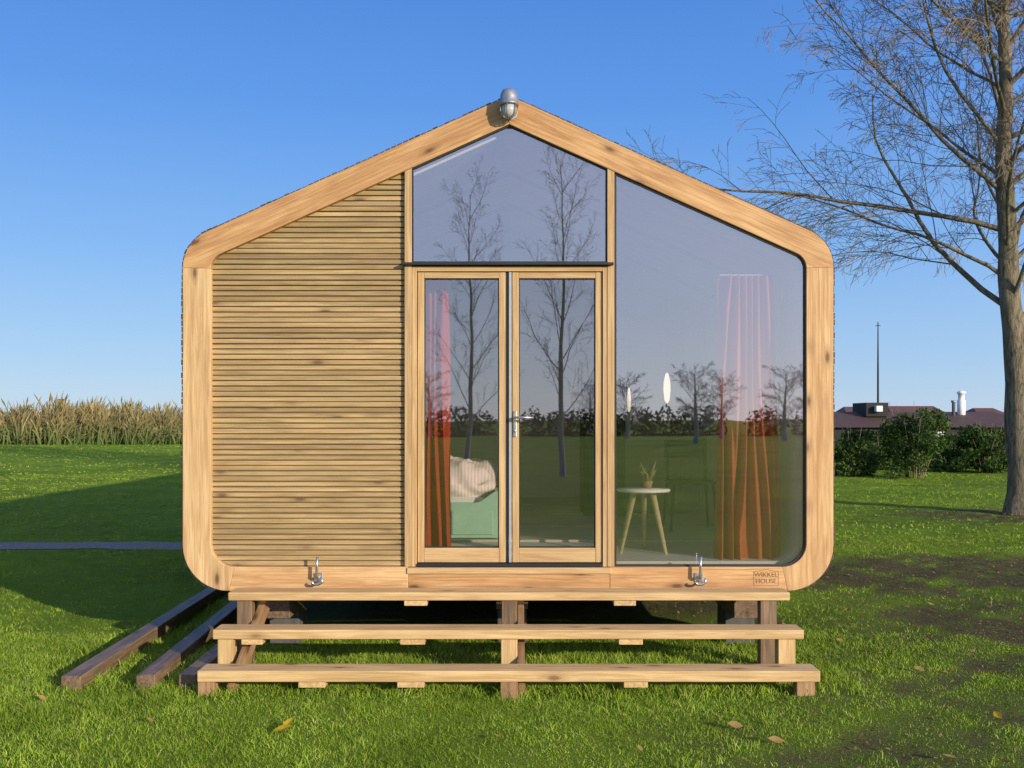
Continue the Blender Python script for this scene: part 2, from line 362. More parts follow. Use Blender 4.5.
parts = [blades(300000, -4.3, 4.9, -2.6, .9, .009, .030, .0017), blades(170000, -8, 9, .9, 7.5, .013, .034, .0036, fine=False),
         blades(100000, -16, 18, 7.5, 24, .015, .04, .009, fine=False), blades(40000, -34, 34, 24, 60, .02, .05, .03, fine=False),
         blades(34000, -2.3, 2.2, -.95, .35, .03, .075, .0022, 9), blades(5000, -3.1, -1.9, -.95, 2.4, .03, .08, .0025, 9), blades(7000, -4.0, 4.6, -2.4, -1.0, .03, .06, .0022, 14)]
off = 0; VV = []; TT = []
for v, t in parts: VV.append(v); TT.append(t+off); off += len(v)
gr = nptris("lawn_grass", np.concatenate(VV), np.concatenate(TT), M_GRASS); gr["kind"] = "stuff"
gr["label"] = "short uneven green lawn grass around the cabin"; gr["category"] = "grass"
N = 26000; x = rs.uniform(.8, 9.5, N); y = rs.uniform(-2.6, 11, N); k = rs.rand(N) < soil(x, y)*.8+.03; x, y = x[k], y[k]; n = len(x)
s = rs.uniform(.005, .017, n)*(1+.06*(y+3)); a = rs.uniform(0, 6.28, n); z = gz(x, y)+rs.uniform(.004, .02, n); tl = rs.uniform(-.5, .9, n)*s
c_, s2 = np.cos(a)*s, np.sin(a)*s
q = np.stack([np.stack([x-c_, y-s2, z], 1), np.stack([x+s2*.6, y-c_*.6, z+tl*.4], 1), np.stack([x+c_, y+s2, z+tl], 1), np.stack([x-s2*.6, y+c_*.6, z+np.abs(tl)*.5], 1)], 1).reshape(-1, 3); ii = np.arange(n)[:, None]*4
lt = nptris("leaf_litter", q, np.concatenate([ii+np.array([[0, 1, 2]]), ii+np.array([[0, 2, 3]])]), M_LITTER); lt["kind"] = "stuff"; lt["label"] = "brown leaf litter scattered over bare patches of lawn"; lt["category"] = "leaves"

# ------------------------------------------------------------ reeds
def reeds(N, x0, x1, y0, y1, h0, h1, w):
    x = rs.uniform(x0, x1, N); x += .8*np.sin(x*1.1)+.4*np.sin(x*2.7); y = rs.uniform(y0, y1, N)
    h = rs.uniform(h0, h1, N)*(1+.16*np.sin(x*.33)+.12*np.sin(x*.9+1)+.14*np.sin(x*2.3+y)+.08*np.sin(x*5))
    a = rs.uniform(-.9, .9, N); wi = w*rs.uniform(.4, 1.5, N); ln = rs.normal(.15, .6, N); z = np.zeros(N)
    dx, dy = np.cos(a)*wi, np.sin(a)*wi; pl = rs.uniform(.5, 2.2, N)
    rows = []
    for t, ws in ((0, .8), (.55, 1.2), (.80, .7), (.9, 1.0), (1, .05)):
        ox = ln*t*t; f = ws*(pl if t == .9 else 1); rows += [np.stack([x+ox-dx*f, y-dy*f, z+h*t], 1), np.stack([x+ox+dx*f, y+dy*f, z+h*t], 1)]
    Vv = np.stack(rows, 1).reshape(-1, 3); k = np.arange(N)[:, None]*10; T_ = []
    for r in range(4): T_ += [k+np.array([[2*r, 2*r+1, 2*r+3]]), k+np.array([[2*r, 2*r+3, 2*r+2]])]
    return Vv, np.concatenate(T_)
v, t = reeds(26000, -80, -6, 64, 78, 1.0, 2.8, .033); v2, t2 = reeds(11000, -80, -6, 61, 66, .5, 1.8, .038)
rd = nptris("reed_bed", np.concatenate([v, v2]), np.concatenate([t, t2+len(v)]), M_REED); rd["kind"] = "stuff"; rd["label"] = "tan and green reeds along the far edge of the field"; rd["category"] = "reeds"
def leafcloud(N, cs, size):
    cs = np.array(cs); k = rs.randint(0, len(cs), N); c = cs[k]; d = rs.normal(0, 1, (N, 3)); d /= np.linalg.norm(d, axis=1)[:, None]
    r = rs.uniform(.35, 1.08, N)[:, None]**.6; p = c[:, :3]+d*r*c[:, 3:6]; p[:, 2] = np.maximum(p[:, 2], .02)
    a = rs.normal(0, 1, (N, 3)); a /= np.linalg.norm(a, axis=1)[:, None]; b = np.cross(a, rs.normal(0, 1, (N, 3))); b /= np.linalg.norm(b, axis=1)[:, None]
    s = size*rs.uniform(.5, 1.3, N)[:, None]; q = np.stack([p-a*s, p+b*s*.45, p+a*s, p-b*s*.45], 1).reshape(-1, 3); i = np.arange(N)[:, None]*4
    return q, np.concatenate([i+np.array([[0, 1, 2]]), i+np.array([[0, 2, 3]])])
cs = []
for k in range(60):
    x = random.uniform(-70, -8); hgt = random.uniform(.3, .95)*(1.3 if x > -30 else .9); cs.append((x, random.uniform(61.5, 65), hgt*.8, random.uniform(.5, 1.3), .8, hgt))
v, t = leafcloud(8000, cs, .12); sc_ = nptris("scrub", v, t, M_SCRUB); sc_["kind"] = "stuff"; sc_["label"] = "low tangled green scrub growing along the reeds"; sc_["category"] = "scrub"

# ------------------------------------------------------------ cabin
cabin = top(empty("cabin", (fx(508), 0, 0)), "small pentagonal timber cabin with rounded corners, slatted wall and glazed front", "cabin")
def fillet(p0, p1, p2, R, n=10):
    a = (Vector(p0)-Vector(p1)).normalized(); b = (Vector(p2)-Vector(p1)).normalized(); ang = a.angle(b); t = R/math.tan(ang/2)
    c = Vector(p1)+(a+b).normalized()*(R/math.sin(ang/2)); s = Vector(p1)+a*t-c; e = Vector(p1)+b*t-c; out = []
    tot = math.pi-ang
    for k in range(n+1):
        u = k/n; out.append(c+(s*math.sin((1-u)*tot)+e*math.sin(u*tot))/math.sin(tot))
    return [(q.x, q.y) for q in out]
def outline(off=0.0, inner=False):
    if inner: A = (509, 124); sl = .449; l, r, b = 210.5, 806.5, 567; Re, Rb = 16/142, 24/142
    else: A = (509, 95.5-off*142*1.1); sl = .449; l, r, b = 182.5-off*142, 833.5+off*142, 591+off*142; Re, Rb = 40/142, 46/142
    ER = (r, A[1]+sl*(r-509)); EL = (l, A[1]+sl*(509-l)); BR = (r, b); BL = (l, b)
    A, ER, EL, BR, BL = [(fx(p[0]), fz(p[1])) for p in (A, ER, EL, BR, BL)]
    return [A, fillet(A, ER, BR, Re), fillet(ER, BR, BL, Rb), fillet(BR, BL, EL, Rb), fillet(BL, EL, A, Re)]
O = outline(); I = outline(inner=True)
SL = math.atan(.449); Y1 = .13
strip("roof_beam", [O[0]]+O[1], [I[0]]+I[1], 0, Y1, W_ROOF, cabin, SL)
strip("roof_beam", O[4]+[O[0]], I[4]+[I[0]], 0, Y1, W_ROOF, cabin, -SL)
strip("corner_post", [O[1][-1]]+O[2], [I[1][-1]]+I[2], 0, Y1, W_FRAME, cabin, -math.pi/2)
strip("corner_post", O[3]+[O[4][0]], I[3]+[I[4][0]], 0, Y1, W_PALE, cabin, -math.pi/2)
zb, zt = fz(591), fz(567)
strip("sill_beam", [O[2][-1], (fx(610), zb)], [I[2][-1], (fx(610), zt)], 0, Y1, W_ROOF, cabin)
strip("sill_beam", [(fx(408), zb), O[3][0]], [(fx(408), zt), I[3][0]], 0, Y1, W_FRAME, cabin)
box("sill_beam", fx(408), fx(610), 0.004, Y1, zb, fz(574), W_ROOF, cabin)
box("threshold", fx(407), fx(611), -.012, Y1, fz(574)+.002, fz(567.5), W_DOOR, cabin)
LEN = 17.0
def flat(o): return [o[0]]+o[1]+o[2]+o[3]+o[4]
Os = flat(outline(-.004)); Is = flat(I)
def tube_ring(name, outer, innr, y0, y1, mat, parent):
    return strip(name, outer+[outer[0]], innr+[innr[0]], y0, y1, mat, parent, 0, 0)
def scale_ring(R, k, c=(fx(508.5), fz(360))): return [(c[0]+(p[0]-c[0])*k, c[1]+(p[1]-c[1])*k) for p in R]
tube_ring("shell_wall", Os, scale_ring(Is, 1.012), Y1+.002, LEN, M_BLACK, cabin)
lin_o = scale_ring(Is, 1.010); lin_i = scale_ring(Is, .985)
tube_ring("interior_lining", lin_o, lin_i, Y1+.004, 6.2, W_PLY, cabin)
for k in range(4):
    tube_ring("interior_rib", scale_ring(Is, .9845), scale_ring(Is, .972), 1.25+k*1.2, 1.29+k*1.2, W_RIB, cabin)
BV = []; BFc = []
ring = flat(outline(.002)); ring.append(ring[0])
acc = 0; segs = []; pit = .046
cen = Vector((fx(508.5), fz(360)))
for q in range(len(ring)-1):
    p0 = Vector(ring[q]); p1 = Vector(ring[q+1]); L_ = (p1-p0).length; t = -acc
    while t+pit <= L_:
        t += pit; c = p0+(p1-p0)*(t/L_); d = (p1-p0)/L_; nrm = Vector((-d.y, d.x))
        if (c-cen).dot(nrm) < 0: nrm = -nrm
        segs.append((c, d, nrm))
    acc = (L_-t) if t > 0 else acc+L_
for c, d, nrm in segs:
    if c.y < zb+.02: continue
    b0 = len(BV); h = .0195; th = random.uniform(.006, .013)
    for y in (.014, LEN):
        for s1, s2 in ((-h, -.003), (h, -.003), (h, th), (-h, th)):
            q = c+d*s1+nrm*s2; BV.append((q.x, y, q.y))
    BFc += [(b0, b0+1, b0+2, b0+3), (b0+7, b0+6, b0+5, b0+4), (b0, b0+4, b0+5, b0+1), (b0+1, b0+5, b0+6, b0+2), (b0+2, b0+6, b0+7, b0+3), (b0+3, b0+7, b0+4, b0)]
mesh("batten_cladding", BV, BFc, W_SHELL, cabin)
prism("rear_wall", [(p[0], p[1]) for p in scale_ring(Is, 1.01)], LEN-.1, LEN-.02, W_DARK, cabin)
prism("partition_wall", scale_ring(Is, .984), 6.0, 6.1, W_PLY, cabin)
FV = []; FF = []
yy = Y1+.01
for k in range(28):
    x0 = fx(214)+k*.149; x1 = x0+.146
    if x1 > fx(803): break
    b0 = len(FV)
    for z in (fz(567)+.001, fz(567)+.012):
        FV += [(x0, yy, z), (x1, yy, z), (x1, 5.99, z), (x0, 5.99, z)]
    FF += [tuple(b0+q for q in f) for f in BF]
fl = mesh("floor", [(v[1], -v[0], v[2]) for v in FV], FF, W_FLOOR, None, rot=(0, 0, math.pi/2)); par(fl, cabin)
FZ = fz(567)+.012
def inner_top(x):
    a = I[0]; z = a[1]-.449*abs(x-a[0]); return z
def inner_left(z):
    pts = I[3]+I[4]; best = fx(210.5)
    for p, q in zip(pts[:-1], pts[1:]):
        lo, hi = sorted((p[1], q[1]))
        if lo <= z <= hi and hi > lo: u = (z-p[1])/(q[1]-p[1]); return p[0]+(q[0]-p[0])*u
    return I[0][0]-(I[0][1]-z)/.449 if z > I[4][-1][1] else best
SV = []; SF = []; z = fz(567)+.004; xr = fx(404); pitch = .0375
while z < inner_top(xr)-.01:
    h = .030+random.uniform(-.003, .0025); za, zc = z, z+h
    xa = inner_left(za); xb = inner_left(zc)
    if xb > xr-.01: zc = inner_top(xr); xb = xr-.012
    y0 = .040+random.uniform(-.005, .004); y1 = .062; cut = [xa-.004, xb-.004]; b0 = len(SV)
    SV += [(cut[0], y0, za), (xr, y0, za), (xr, y1, za), (cut[0], y1, za), (cut[1], y0+.002, zc), (xr, y0+.002, zc), (xr, y1, zc), (cut[1], y1, zc)]
    SF += [tuple(b0+q for q in f) for f in BF]; z += pitch
mesh("slat_cladding", SV, SF, W_SLAT, cabin, bevel=.0035)
lp = [p for p in I[3]+I[4]]
poly = [(fx(408), zt)]+lp+[(fx(408), inner_top(fx(408)))]
prism("cladding_backing", poly, .053, .1, M_BACK, cabin)
for u0, u1 in ((404.5, 411.5), (607.5, 614.5)):
    x0, x1 = fx(u0), fx(u1)
    prism("mullion", [(x0, zt+.001), (x1, zt+.001), (x1, inner_top(x1)-.001), (x0, inner_top(x0)-.001)], .006, .12, W_DOOR, cabin, -math.pi/2, .002)
def pane(name, pts, y, mat, parent): 
    o = mesh(name, [(p[0], y, p[1]) for p in pts], [tuple(range(len(pts)))], mat, parent); return o
def ringframe(name, pts, w, y0, y1, mat, parent, bevel=0):
    c = Vector((sum(p[0] for p in pts)/len(pts), sum(p[1] for p in pts)/len(pts))); n = len(pts); inn = []
    for k in range(n):
        p, a_, b_ = Vector(pts[k]), Vector(pts[k-1]), Vector(pts[(k+1) % n])
        d1 = (p-a_).normalized(); d2 = (b_-p).normalized(); n1 = Vector((-d1.y, d1.x)); n2 = Vector((-d2.y, d2.x))
        if (c-p).dot(n1) < 0: n1 = -n1
        if (c-p).dot(n2) < 0: n2 = -n2
        bi = (n1+n2).normalized(); s = w/max(.4, bi.dot(n1)); q = p+bi*s; inn.append((q.x, q.y))
    strip(name, pts+[pts[0]], inn+[inn[0]], y0, y1, mat, parent, 0, bevel); return inn
x0 = fx(615)
bigp = [(x0, inner_top(x0)-.002)]+[(p[0]-.002, p[1]-.001) for p in I[1]]+[(p[0]-.002, p[1]+.002) for p in I[2]]+[(x0, zt+.002)]
bw = empty("picture_window", (fx(710), .03, fz(400)), cabin)
inn = ringframe("window_gasket", bigp, .012, .018, .05, M_GASKET, bw)
pane("glass_pane", inn, .03, G_WIN, bw)
xa, xb = fx(412), fx(607); lz = fz(262)
gp = [(xa, lz), (xa, inner_top(xa)-.002), (I[0][0], I[0][1]-.002), (xb, inner_top(xb)-.002), (xb, lz)]
gw = empty("gable_window", (fx(509), .03, fz(200)), cabin)
inn = ringframe("window_gasket", gp, .008, .018, .05, M_GASKET, gw)
pane("glass_pane", inn, .032, G_WIN, gw)
box("rain_flashing", fx(402), fx(613.5), -.03, .1, fz(265.2), fz(262.8), M_FLASH, cabin, bevel=.002)
zt2, zb2 = fz(266), fz(567)
box("door_frame_jamb", fx(411.8), fx(416.5), .012, .12, zb2, zt2, W_DOOR, cabin, 'Z', .002)
box("door_frame_jamb", fx(603), fx(607.3), .012, .12, zb2, zt2, W_DOOR, cabin, 'Z', .002)
box("door_frame_head", fx(416.5)+.001, fx(603)-.001, .012, .12, fz(271), zt2, W_DOOR, cabin, 'X', .002)
def leaf(u0, u1):
    d = empty("door", (fx((u0+u1)/2), .05, fz(564)), cabin)
    a, b = fx(u0), fx(u1); zt3, zb3 = fz(271.6), fz(563); sw = 6.6/142; tw = 6/142; bwid = 14.5/142
    box("stile", a, a+sw, .028, .09, zb3, zt3, W_DOOR, d, 'Z', .003); box("stile", b-sw, b, .028, .09, zb3, zt3, W_DOOR, d, 'Z', .003)
    box("rail", a+sw+.0005, b-sw-.0005, .030, .088, zt3-tw, zt3, W_DOOR, d, 'X', .003)
    box("rail", a+sw+.0005, b-sw-.0005, .030, .088, zb3, zb3+bwid, W_DOOR, d, 'X', .003)
    q = [(a+sw, zb3+bwid), (a+sw, zt3-tw), (b-sw, zt3-tw), (b-sw, zb3+bwid)]
    inn = ringframe("glazing_bead", q, .007, .042, .075, M_GASKET, d); pane("glass_pane", inn, .055, G_DOOR, d)
    return d
dl = leaf(417.2, 505.5); dr = leaf(512.3, 602.4)
box("meeting_strip", fx(505.9), fx(508.6), .034, .08, fz(563), fz(271.6), M_GASKET, dl, 'Z', .001)
box("meeting_strip", fx(508.9), fx(511.5), .022, .07, fz(563), fz(271.6), M_ALU, dr, 'Z', .001)
box("handle_plate", fx(513.2), fx(516.6), .018, .0275, fz(437), fz(411), M_STEEL, dr, 'Z', .003)
hx, hz = fx(515), fz(417.5)
tubemesh("handle", [([Vector((hx, .02, hz)), Vector((hx, -.03, hz)), Vector((hx+.015, -.045, hz)), Vector((hx+.13, -.045, hz-.002))], [.009]*4)], 10, M_STEEL, dr)
lathe("keyhole_cover", [(.012, 0), (.012, .006), (.008, .008)], M_STEEL, dr, (hx, .02, fz(431)), 14, (math.pi/2, 0, 0))
box("door_threshold_step", fx(416.7), fx(602.8), .0, .1, fz(567)+.001, fz(563.8), M_FLASH, cabin, bevel=.002)
lampx = fx(509); lamp = empty("outdoor_lamp", (lampx, -.06, fz(105)), cabin)
lathe("lamp_housing", [(.0, .095), (.025, .094), (.045, .085), (.058, .06), (.064, .03), (.066, -.005), (.069, -.008), (.069, -.02), (.06, -.022)][::-1], M_GALV, lamp, (lampx, -.075, fz(106)))
m = M("frosted_glass"); m.bsdf((.45, .46, .46), .25)
lathe("lamp_glass", [(.0, -.105), (.025, -.10), (.042, -.085), (.05, -.06), (.052, -.02)], m.m, lamp, (lampx, -.075, fz(106)))
cage = []
for k in range(6):
    a = k*math.pi/3+.3; cage.append(([Vector((lampx+r*math.cos(a), -.075+r*math.sin(a), fz(106)+z)) for r, z in ((.063, -.015), (.062, -.06), (.052, -.092), (.02, -.114), (.0, -.116))], [.0045]*5))
tubemesh("lamp_cage", cage, 6, M_GALV, lamp)
box("lamp_bracket", lampx-.03, lampx+.03, -.03, -.001, fz(112), fz(97), M_GALV, lamp, bevel=.004)
for u in (318.5, 698.5):
    x = fx(u); z = fz(577); e = empty("door_hook", (x, -.02, z), cabin)
    box("hook_plate", x-.03, x+.03, -.008, -.001, z-.035, z+.03, M_STEEL, e, bevel=.002)
    L1 = [Vector((x, -.005, z)), Vector((x, -.05, z)), Vector((x, -.065, z+.015)), Vector((x+.002, -.066, z+.09)), Vector((x+.004, -.066, z+.15))]
    L2 = [Vector((x-.035, -.06, z-.03)), Vector((x-.02, -.062, z-.042)), Vector((x+.01, -.062, z-.042)), Vector((x+.035, -.06, z-.028)), Vector((x+.04, -.06, z))]
    tubemesh("hook_rod", [(L1, [.011, .011, .011, .010, .009]), (L2, [.010]*5)], 10, M_STEEL, e)
def text(s, x, z, size, parent, name):
    cu = bpy.data.curves.new(name, 'FONT'); cu.body = s; cu.size = size; cu.extrude = .0012; cu.align_x = 'CENTER'; cu.offset = .0002
    o = bpy.data.objects.new(name, cu); COL.objects.link(o); bpy.context.view_layer.update()
    me = bpy.data.meshes.new_from_object(o.evaluated_get(bpy.context.evaluated_depsgraph_get())); bpy.data.objects.remove(o)
    me.materials.append(M_BRAND); ob = bpy.data.objects.new(name, me); COL.objects.link(ob); ob.location = (x, -.0005, z); ob.rotation_euler = (math.pi/2, 0, 0); return par(ob, parent)
mk = empty("burned_mark", (fx(766), 0, fz(577)), cabin)
text("WIKKEL", fx(766), fz(576.8), .046, mk, "mark_lettering"); text("HOUSE", fx(766), fz(583.2), .046, mk, "mark_lettering")
ringframe("mark_border", [(fx(753.5), fz(585.5)), (fx(778.5), fz(585.5)), (fx(778.5), fz(571.5)), (fx(766), fz(569.3)), (fx(753.5), fz(571.5))], .003, -.0012, .001, M_BRAND, mk)
for xc in (-1.72, 0.0, 1.72):
    box("foundation_beam", xc-.12, xc+.12, .16 if xc else .5, LEN-.5, .26, zb-.002, W_DARK, cabin, 'Y', .006)
for xc in (-1.72, 0.0, 1.72):
    for yc in (.65, 4, 8, 12, 16):
        box("foundation_block", xc-.11, xc+.11, yc-.15, yc+.15, -.05, .258, M_CONC, cabin, bevel=.008)

# ------------------------------------------------------------ interior things
def curtain(name, x0, x1, y, z0, z1, mat, label, folds, amp=.045, pinch=.8):
    nu = folds*14; nv = 34; V = []; ph = [random.uniform(.4, 1.6) for _ in range(folds+2)]
    e = top(empty(name, ((x0+x1)/2, y, z0)), label, "curtain")
    for j in range(nv+1):
        t = j/nv; z = z0+(z1-z0)*t
        for i in range(nu+1):
            s = i/nu; w = 1-(1-pinch)*t**2 if pinch < 1 else 1
            s_w = s+.035*math.sin(6.3*s+3*t)+.02*math.sin(13*s-4*t+1)
            sf = max(0, min(folds-.001, s_w*folds)); f = int(sf); A = amp*(ph[f]*(1-(sf-f))+ph[f+1]*(sf-f))*(1.1-.35*t)
            sw = .05*math.sin(s*6+1)*math.sin(t*2.4+.3)*(1-t)
            xx = (x0+x1)/2+(s-.5)*(x1-x0)*w+.014*math.sin(t*5+s*9)*(1-t)+sw
            V.append((xx, y+A*math.sin(s_w*folds*2*math.pi+1.6*math.sin(t*2.6+s*7))+.012*math.sin(s*41+t*7)+.01*math.sin(t*9+s*3), z))
    Fc = [(j*(nu+1)+i, j*(nu+1)+i+1, (j+1)*(nu+1)+i+1, (j+1)*(nu+1)+i) for j in range(nv) for i in range(nu)]
    mesh("fabric", V, Fc, mat, e, True)
    tubemesh("curtain_rail", [([Vector((x0+.05, y, z1+.006)), Vector((x1-.05, y, z1+.006))], [.006, .006])], 8, M_GREY, e)
    return e
d = 7.3
curtain("curtain", P(711, 0, d).x, P(777, 0, d).x, .25, FZ+.01, P(0, 277, d).z, M_CURT, "rust-red curtain bunched beside the large window", 6, .045, .80)
curtain("curtain", P(413, 0, d).x, P(449, 0, d).x, .25, FZ+.01, P(0, 268, d).z, M_CURT2, "dark red curtain gathered behind the glazed door", 4, .04, 1.0)
tx, ty = P(644, 0, 7.6).x, .62; tt = top(empty("side_table", (tx, ty, FZ)), "small round cream-topped table with splayed pale wooden legs", "side table")
TH = .475
lathe("tabletop", [(.195, 0), (.205, .005), (.207, .016), (.203, .024), (.0, .025)], M_CREAM, tt, (tx, ty, FZ+TH), 40)
for k in range(3):
    a = math.radians(-40+120*k); c, s = math.cos(a), math.sin(a)
    tubemesh("leg", [([Vector((tx+c*.08, ty+s*.08, FZ+TH)), Vector((tx+c*.20, ty+s*.20, FZ))], [.024, .014])], 12, W_BIRCH, tt)
pl = top(empty("potted_plant", (tx+.03, ty, FZ+TH+.025)), "small dried brown plant in a clay pot", "plant")
lathe("pot", [(.030, 0), (.040, .045), (.042, .055), (.036, .055), (.0, .05)], M_POT, pl, (tx+.03, ty, FZ+TH+.026), 20)
stems = []
for k in range(13):
    a = k*.9; b = Vector((tx+.03+.01*math.cos(a), ty+.01*math.sin(a), FZ+TH+.07)); L_ = .05+.12*random.random()
    q = Vector((math.cos(a)*.055, math.sin(a)*.04, L_)); stems.append(([b, b+q*.5+Vector((0, 0, .01)), b+q], [.009, .014, .004]))
tubemesh("stem", stems, 8, M_CACT, pl)
bx1 = P(499, 0, 8.6).x; by0 = 1.45
bd = top(empty("bed", (-1.1, 2, FZ)), "low bed with mint green frame and striped blush bedding", "bed")
cr = [(bx1-.20*(k/10), FZ+.42-.10*(.5-.5*math.cos(math.pi*k/10))) for k in range(11)]
sh = [(-2.0, FZ+.02), (bx1, FZ+.02)]+cr+[(-2.0, FZ+.32)]
prism("bed_side", sh, by0, by0+.04, M_GREEN, bd, 0, .004); prism("bed_side", sh, by0+1.3, by0+1.34, M_GREEN, bd, 0, .004)
box("bed_panel", bx1-1.2, bx1-.05, by0-.014, by0-.001, FZ+.05, FZ+.25, M_GREEN, bd, bevel=.004)
box("bed_end", bx1-.04, bx1-.002, by0+.042, by0+1.298, FZ+.02, FZ+.41, M_GREEN, bd, bevel=.004)
def cushion(name, cx, cy, cz, a, b, c, mat, parent, pw=.45, wr=.02):
    V = []; Fc = []; n = 72; mq = 44
    for j in range(mq+1):
        ph = -math.pi/2+math.pi*j/mq
        for i in range(n):
            th = 2*math.pi*i/n; f = lambda t: math.copysign(abs(t)**pw, t)
            x = a*f(math.cos(ph))*f(math.cos(th)); y = b*f(math.cos(ph))*f(math.sin(th)); z = c*math.copysign(abs(math.sin(ph))**.8, ph)
            k = wr*(math.sin(x*13+y*7)+math.sin(y*17-x*5+2+z*9)+.8*math.sin(x*31+y*11+z*22)+.8*math.sin(x*47-y*31+z*40)); V.append((x+k*.5, y-k*.9, z+k*(1 if ph > 0 else 0)))
    for j in range(mq):
        for i in range(n): Fc.append((j*n+i, j*n+(i+1) % n, (j+1)*n+(i+1) % n, (j+1)*n+i))
    return mesh(name, V, Fc, mat, parent, True, (cx, cy, cz))
cushion("mattress", -1.05, by0+.67, FZ+.26, .84, .6, .12, M_MATT, bd, .25, .0)
cushion("duvet", -.75, by0+.60, FZ+.47, .60, .52, .20, M_PILLOW, bd, .6, .016)
cx, cy = P(690, 0, 9.2).x, 2.2; ch = top(empty("chair", (cx, cy, FZ)), "dark wooden dining chair standing inside the cabin", "chair")
for sx in (-.18, .18):
    tubemesh("leg", [([Vector((cx+sx, cy-.18, FZ+.44)), Vector((cx+sx*1.2, cy-.22, FZ))], [.016, .012])], 8, M_CHAIR, ch)
    tubemesh("leg", [([Vector((cx+sx, cy+.26, FZ+.85)), Vector((cx+sx, cy+.18, FZ+.44)), Vector((cx+sx*1.2, cy+.24, FZ))], [.014, .016, .012])], 8, M_CHAIR, ch)
cushion("seat", cx, cy, FZ+.45, .22, .22, .018, M_CHAIR, ch, .35, 0)
box("backrest", cx-.2, cx+.2, cy+.235, cy+.26, FZ+.66, FZ+.84, M_CHAIR, ch, bevel=.01)
mp_ = M("lit_lampshade"); b_ = mp_.bsdf((.85, .83, .78), .6); b_.inputs['Emission Color'].default_value = (1, .85, .6, 1); b_.inputs['Emission Strength'].default_value = 1.0
for (u, vv, dd, r) in ((667, 388, 9.8, .036), (629, 400, 12.3, .026)):
    c = P(u, vv, dd); pe = top(empty("pendant_lamp", c), "slim white pendant lamp glowing inside the cabin", "pendant lamp", "pendant lamps hanging in the cabin")
    lathe("lamp_shade", [(.006, -.15), (r*.7, -.12), (r, -.02), (r*.9, .06), (r*.5, .13), (.006, .15)], mp_.m, pe, c, 20)
    zc = inner_top(c.x)-.05
    tubemesh("cord", [([c+Vector((0, 0, .14)), Vector((c.x, c.y, zc))], [.003, .003])], 6, M_CHAIR, pe)
c = P(508, 175, 9.5); zc = inner_top(c.x)-.04
pe = top(empty("ceiling_lamp", (c.x, c.y, c.z)), "small round lamp hanging from the cabin ridge", "ceiling lamp")
lathe("lamp_shade", [(.05, -.03), (.055, -.01), (.02, .03), (.008, .05)], M_FLASH, pe, c, 20); tubemesh("cord", [([c+Vector((0, 0, .04)), Vector((c.x, c.y, zc))], [.004, .004])], 6, M_CHAIR, pe)
kb = top(empty("cabinet", (P(597, 0, 10.5).x, 3.7, FZ)), "tall dark cabinet standing inside the cabin", "cabinet")
kx = P(597, 0, 10.5).x; box("cabinet_body", kx-.14, kx+.3, 3.5, 4.1, FZ+.001, FZ+1.4, W_SHELL, kb, 'Z', .006); box("cabinet_door", kx-.13, kx+.07, 3.478, 3.498, FZ+.05, FZ+1.38, W_SHELL, kb, 'Z', .003); box("cabinet_door", kx+.09, kx+.29, 3.478, 3.498, FZ+.05, FZ+1.38, W_SHELL, kb, 'Z', .003)

# ------------------------------------------------------------ steps
st = top(empty("wooden_steps", (-.02, -.6, 0)), "three long open pine steps leading to the cabin door", "steps")
TR = [(6.70, 592.5, 228, 790, .055), (6.36, 630, 212.5, 804, .06), (6.05, 671, 197, 820.5, .068)]
tops = []
for dd, v, u0, u1, th in TR:
    zf = CH-(v-420)*dd/F; y = dd-D0; a, b = (u0-512)/F*dd, (u1-512)/F*dd; tops.append((y, zf, th, a, b))
    box("tread", a, b, y, y+.185, zf-th, zf, W_STEP, st, 'X', .006)
for (y, zf, th, a, b), cl in zip(tops, (((404, 427), (614, 636)), ((241, 262), (400, 425), (619, 643)), ((298, 325), (397, 424), (624, 648)))):
    dd = y+D0
    for u0, u1 in cl: box("cleat", (u0-512)/F*dd, (u1-512)/F*dd, y+.006, y+.18, zf-th-.036, zf-th-.002, W_STEP, st, 'Y', .003)
for ui, (ua, ub) in enumerate(((-1.86, -1.76), (-.07, .035), (1.68, 1.79))):
    for k, (y, zf, th, a, b) in enumerate(tops):
        sx = (-.03*k if ui == 0 else (.03*k if ui == 2 else 0))
        mt = W_DARK if k == 0 else (W_STEPOLD if k == 2 else W_STEP)
        box("post", ua+sx, ub+sx, y+.02, y+.11, -.03, zf-th-.003, mt, st, 'Z', .004)
    if ui == 2: continue
    p0 = Vector((0, tops[2][0]+.05, .03)); p1 = Vector((0, -.02, .44)); mid = (p0+p1)/2; L_ = (p1-p0).length; ang = math.atan2(p1.z-p0.z, p1.y-p0.y)
    mesh("stringer", bv(L_/2, .022, .06), BF, W_STEPOLD, st, False, (ub+.025, mid.y+.04, mid.z-.03), (0, -ang, math.pi/2), .004)

for k, (x, ya, yb, w, rz) in enumerate(((-2.80, -.82, 2.9, .12, .03), (-2.38, -.80, 2.9, .115, .05), (-2.06, -.78, 2.2, .11, .02))):
    o = mesh("timber_beam", bv((yb-ya)/2, w/2, .045), BF, W_DARK, None, False, (x, (ya+yb)/2, .052), (0, 0, math.pi/2+rz), .005)
    top(o, "long weathered brown timber lying on the grass beside the cabin", "timber", "weathered timbers on the grass")

